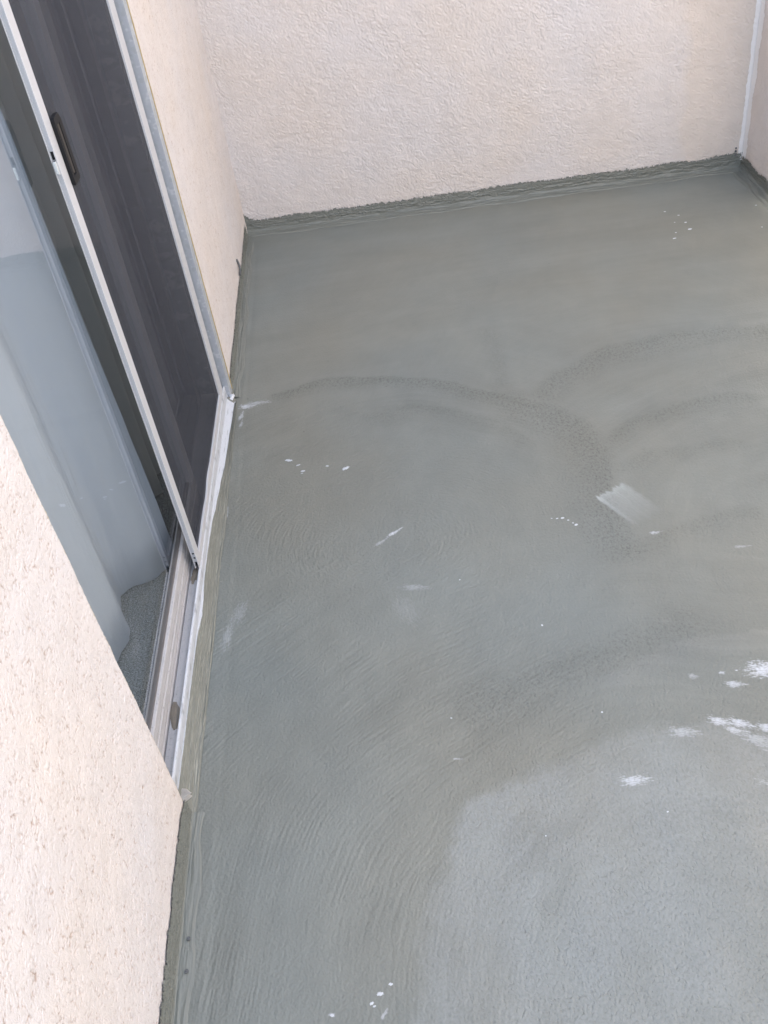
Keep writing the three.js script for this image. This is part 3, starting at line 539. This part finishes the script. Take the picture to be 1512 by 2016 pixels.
const darkCloth = new THREE.MeshPhysicalMaterial({ color: new THREE.Color().setRGB(0.40, 0.41, 0.42), roughness: 0.85, bumpMap: weave, bumpScale: 0.0002, side: THREE.DoubleSide });
drape(Array.from({ length: 26 }, (_, i) => [-0.70 + 0.05 * Math.sin(i * 1.55) + 0.008 * nA(i * 0.7, 2), -2.5 + i / 25 * 0.66]), 2.2, () => -0.01, darkCloth, 'dark folded curtain dimly seen through the insect screen');

// ---------------------------------------------------------------- small things
function blob(rx, rz, h, seed, { n = 28, rag = 0.25, spike = 0 } = {}) {   // a low lump with an uneven outline, base at y = 0
  return sheet(n, 6, (u, v) => {
    const a = u * Math.PI * 2, ca = Math.cos(a), sa = Math.sin(a), r = (1 + rag * nA(ca * 1.4 + seed, sa * 1.4) + rag * 0.5 * nB(ca * 4 + seed, sa * 4) + spike * Math.max(0, nC(ca * 3 + seed, sa * 3)));
    const t = 1 - v, d = Math.sin((1 - t * t) * 0) + t, y = h * (1 - Math.pow(d, 3)) * (1 + 0.4 * nB(ca * d * 2 + seed, sa * d * 2));
    return [rx * r * d * ca, y, rz * r * d * sa];
  }, { flip: true });
}
const paint = new THREE.MeshPhysicalMaterial({ color: new THREE.Color().setRGB(0.56, 0.585, 0.62), roughness: 0.5 });
const drop0 = blob(1, 1, 0.16, 3, { rag: 0.5, spike: 1.1, n: 36 }), drop1 = blob(1, 1, 0.2, 9, { rag: 0.12 });
const DROPS = [
  ['the white splashes on the floor beside the door', 'white splashes beside the door', drop0, [[-0.306, -2.118, 0.012, 0.006], [-0.280, -2.091, 0.007, 0.003], [-0.267, -2.061, 0.007, 0.004], [-0.270, -2.052, 0.004, 0.002], [-0.200, -2.068, 0.005, 0.0035], [-0.149, -2.048, 0.012, 0.007]]],
  ['the white drops trailing left of the rubbed pale square', 'row of white drops in mid floor', drop1, [[0.348, -1.734, 0.003, 0.002], [0.361, -1.731, 0.005, 0.0025], [0.374, -1.730, 0.0065, 0.004], [0.386, -1.720, 0.004, 0.0025], [0.395, -1.708, 0.003, 0.0025], [0.401, -1.700, 0.0065, 0.0045]]],
  ['the white specks scattered by the far right corner', 'white specks by the far corner', drop1, [[1.089, -3.294, 0.006, 0.004], [1.126, -3.249, 0.006, 0.004], [1.096, -3.198, 0.004, 0.003], [1.132, -3.186, 0.007, 0.005], [1.130, -3.131, 0.011, 0.007], [1.077, -3.120, 0.005, 0.004], [1.060, -3.080, 0.010, 0.005], [1.404, -3.239, 0.005, 0.004], [1.362, -3.068, 0.004, 0.004]]],
  ['the white drops on the floor at the bottom edge', 'white drops nearest the camera', drop0, [[-0.135, -0.676, 0.004, 0.003], [-0.153, -0.663, 0.006, 0.004], [-0.168, -0.650, 0.004, 0.003], [-0.233, -0.639, 0.004, 0.003], [-0.164, -0.645, 0.003, 0.002]]],
  ['the stray white flecks scattered alone over mid floor', 'stray white flecks', drop1, [[0.098, -1.568, 0.003, 0.002], [0.257, -1.396, 0.003, 0.004], [0.029, -1.183, 0.003, 0.002], [0.328, -1.148, 0.003, 0.003], [0.165, -0.90, 0.002, 0.002], [0.39, -0.915, 0.003, 0.002]]],
];
const ORD = ['leftmost', 'second from left', 'third from left', 'fourth from left', 'fifth from left', 'sixth from left', 'seventh from left', 'eighth from left', 'rightmost'];
scene.updateMatrixWorld(true);
const across = (x, z) => new THREE.Vector3(x, 0, z).project(camera).x;       // left to right as photographed, for the labels
for (const [label, group, geo, list] of DROPS) list.sort((p, q) => across(p[0], p[1]) - across(q[0], q[1])).forEach(([x, z, rx, rz], i) => {
  const m = put('paint_drop', geo, paint); m.position.set(x, floorHeight(x, z) + 0.0004, z); m.scale.set(rx * 0.7, Math.min(rx, rz) * 0.7, rz * 0.72); m.rotation.y = (i * 0.7) % 0.9 - 0.4;
  tag(m, (i === list.length - 1 ? 'rightmost' : ORD[i]) + ' of ' + label, 'paint drop', group);
});
const mud = new THREE.MeshStandardMaterial({ color: new THREE.Color().setRGB(0.23, 0.20, 0.165), roughness: 0.85, bumpMap: grit, bumpScale: 0.0004 });
{
  const a = put('cement_lump', blob(0.0105, 0.035, 0.004, 5, { rag: 0.22, n: 48 }), mud); a.position.set(-0.5375, 0.0412, -1.255); a.rotation.y = 0.12;
  tag(a, 'dried brown cement lump on the sill close to the near wall', 'cement lump');
  const b = put('cement_lump', blob(0.010, 0.027, 0.004, 14, { rag: 0.4, n: 48 }), mud); b.position.set(-0.5265, 0.0412, -1.668); b.rotation.y = -0.1;
  tag(b, 'dried grey-brown cement smear on sill below the screen door corner', 'cement lump');
}
{
  const p = put('putty_lump', blob(0.008, 0.012, 0.012, 21, { rag: 0.35, n: 40 }), new THREE.MeshStandardMaterial({ color: new THREE.Color().setRGB(0.72, 0.73, 0.76), roughness: 0.5 })); p.position.set(-0.4815, 0.016, -2.452); p.rotation.z = -0.7;
  tag(p, 'white putty lump at the foot of the far door jamb', 'putty');
  const q = put('cement_crumb', blob(0.016, 0.013, 0.016, 31, { rag: 0.4, n: 40 }), slurryLump()); q.position.set(-0.488, 0.004, -2.447);
  tag(q, 'rough grey cement crumb filling the gap below the far jamb', 'cement crumb');
  const r = put('cement_crumb', blob(0.011, 0.016, 0.022, 37, { rag: 0.5, n: 44 }), new THREE.MeshStandardMaterial({ color: new THREE.Color().setRGB(0.52, 0.49, 0.45), roughness: 0.9, bumpMap: grit, bumpScale: 0.001 })); r.scale.setScalar(0.8); r.position.set(-0.4985, 0.056, -1.046); r.rotation.z = -1.2;
  tag(r, 'pale crumbly mortar bit at the bottom corner of near wall', 'cement crumb');
}
function slurryLump() { return new THREE.MeshStandardMaterial({ color: new THREE.Color().setRGB(0.22, 0.22, 0.195), roughness: 0.6, bumpMap: grit, bumpScale: 0.0006 }); }
{
  const c = new THREE.CatmullRomCurve3([[0, 0.046, -0.02], [0.006, 0.030, -0.012], [0.008, 0.012, -0.002], [0.003, -0.006, 0.006]].map((v) => new THREE.Vector3(...v)));
  const g = new THREE.TubeGeometry(c, 24, 0.0048, 7).scale(0.8, 1, 1); const p = g.attributes.position;
  for (let i = 0; i < p.count; i++) { const k = 1 + 0.25 * nA(i * 0.31, 5); p.setXYZ(i, p.getX(i) * k, p.getY(i), p.getZ(i) * k); }
  g.computeVertexNormals();
  const m = put('cable_stub', g, new THREE.MeshStandardMaterial({ color: new THREE.Color().setRGB(0.10, 0.105, 0.11), roughness: 0.6 })); m.position.set(wx(-3.18) + 0.001, 0.060, -3.18);
  tag(m, 'dark bent stub sticking out of wall above the slurry band', 'stub');
}
{
  const nail = mergeGeometries([new THREE.CylinderGeometry(0.0035, 0.0038, 0.0016, 14).translate(0, 0.0008, 0), new THREE.CylinderGeometry(0.0013, 0.0018, 0.0012, 10).translate(0, 0.0022, 0)]);
  const mat = new THREE.MeshStandardMaterial({ color: new THREE.Color().setRGB(0.13, 0.135, 0.14), roughness: 0.5 });
  for (const [x, z, w] of [[-0.4785, -0.738, 'nearer'], [-0.4795, -0.794, 'farther']]) { const m = put('grit_pip', nail, mat); m.position.set(x, 0.0050, z); tag(m, w + ' of two little round dark pips on the slurry ledge', 'pip', 'pips on the near slurry ledge'); }
  for (const [y, k, w] of [[0.052, 1, 'lowest'], [0.066, 0.9, 'middle'], [0.078, 0.8, 'topmost']]) { const m = put('grit_pip', nail, mat); m.position.set(RX - 0.030, y, BZ(RX) + 0.002); m.rotation.x = Math.PI / 2; m.scale.setScalar(1.3 * k); tag(m, w + ' dark speck in the row beside the corner caulk', 'pip', 'specks beside the corner caulk'); }
}
renderer.render(scene, camera);
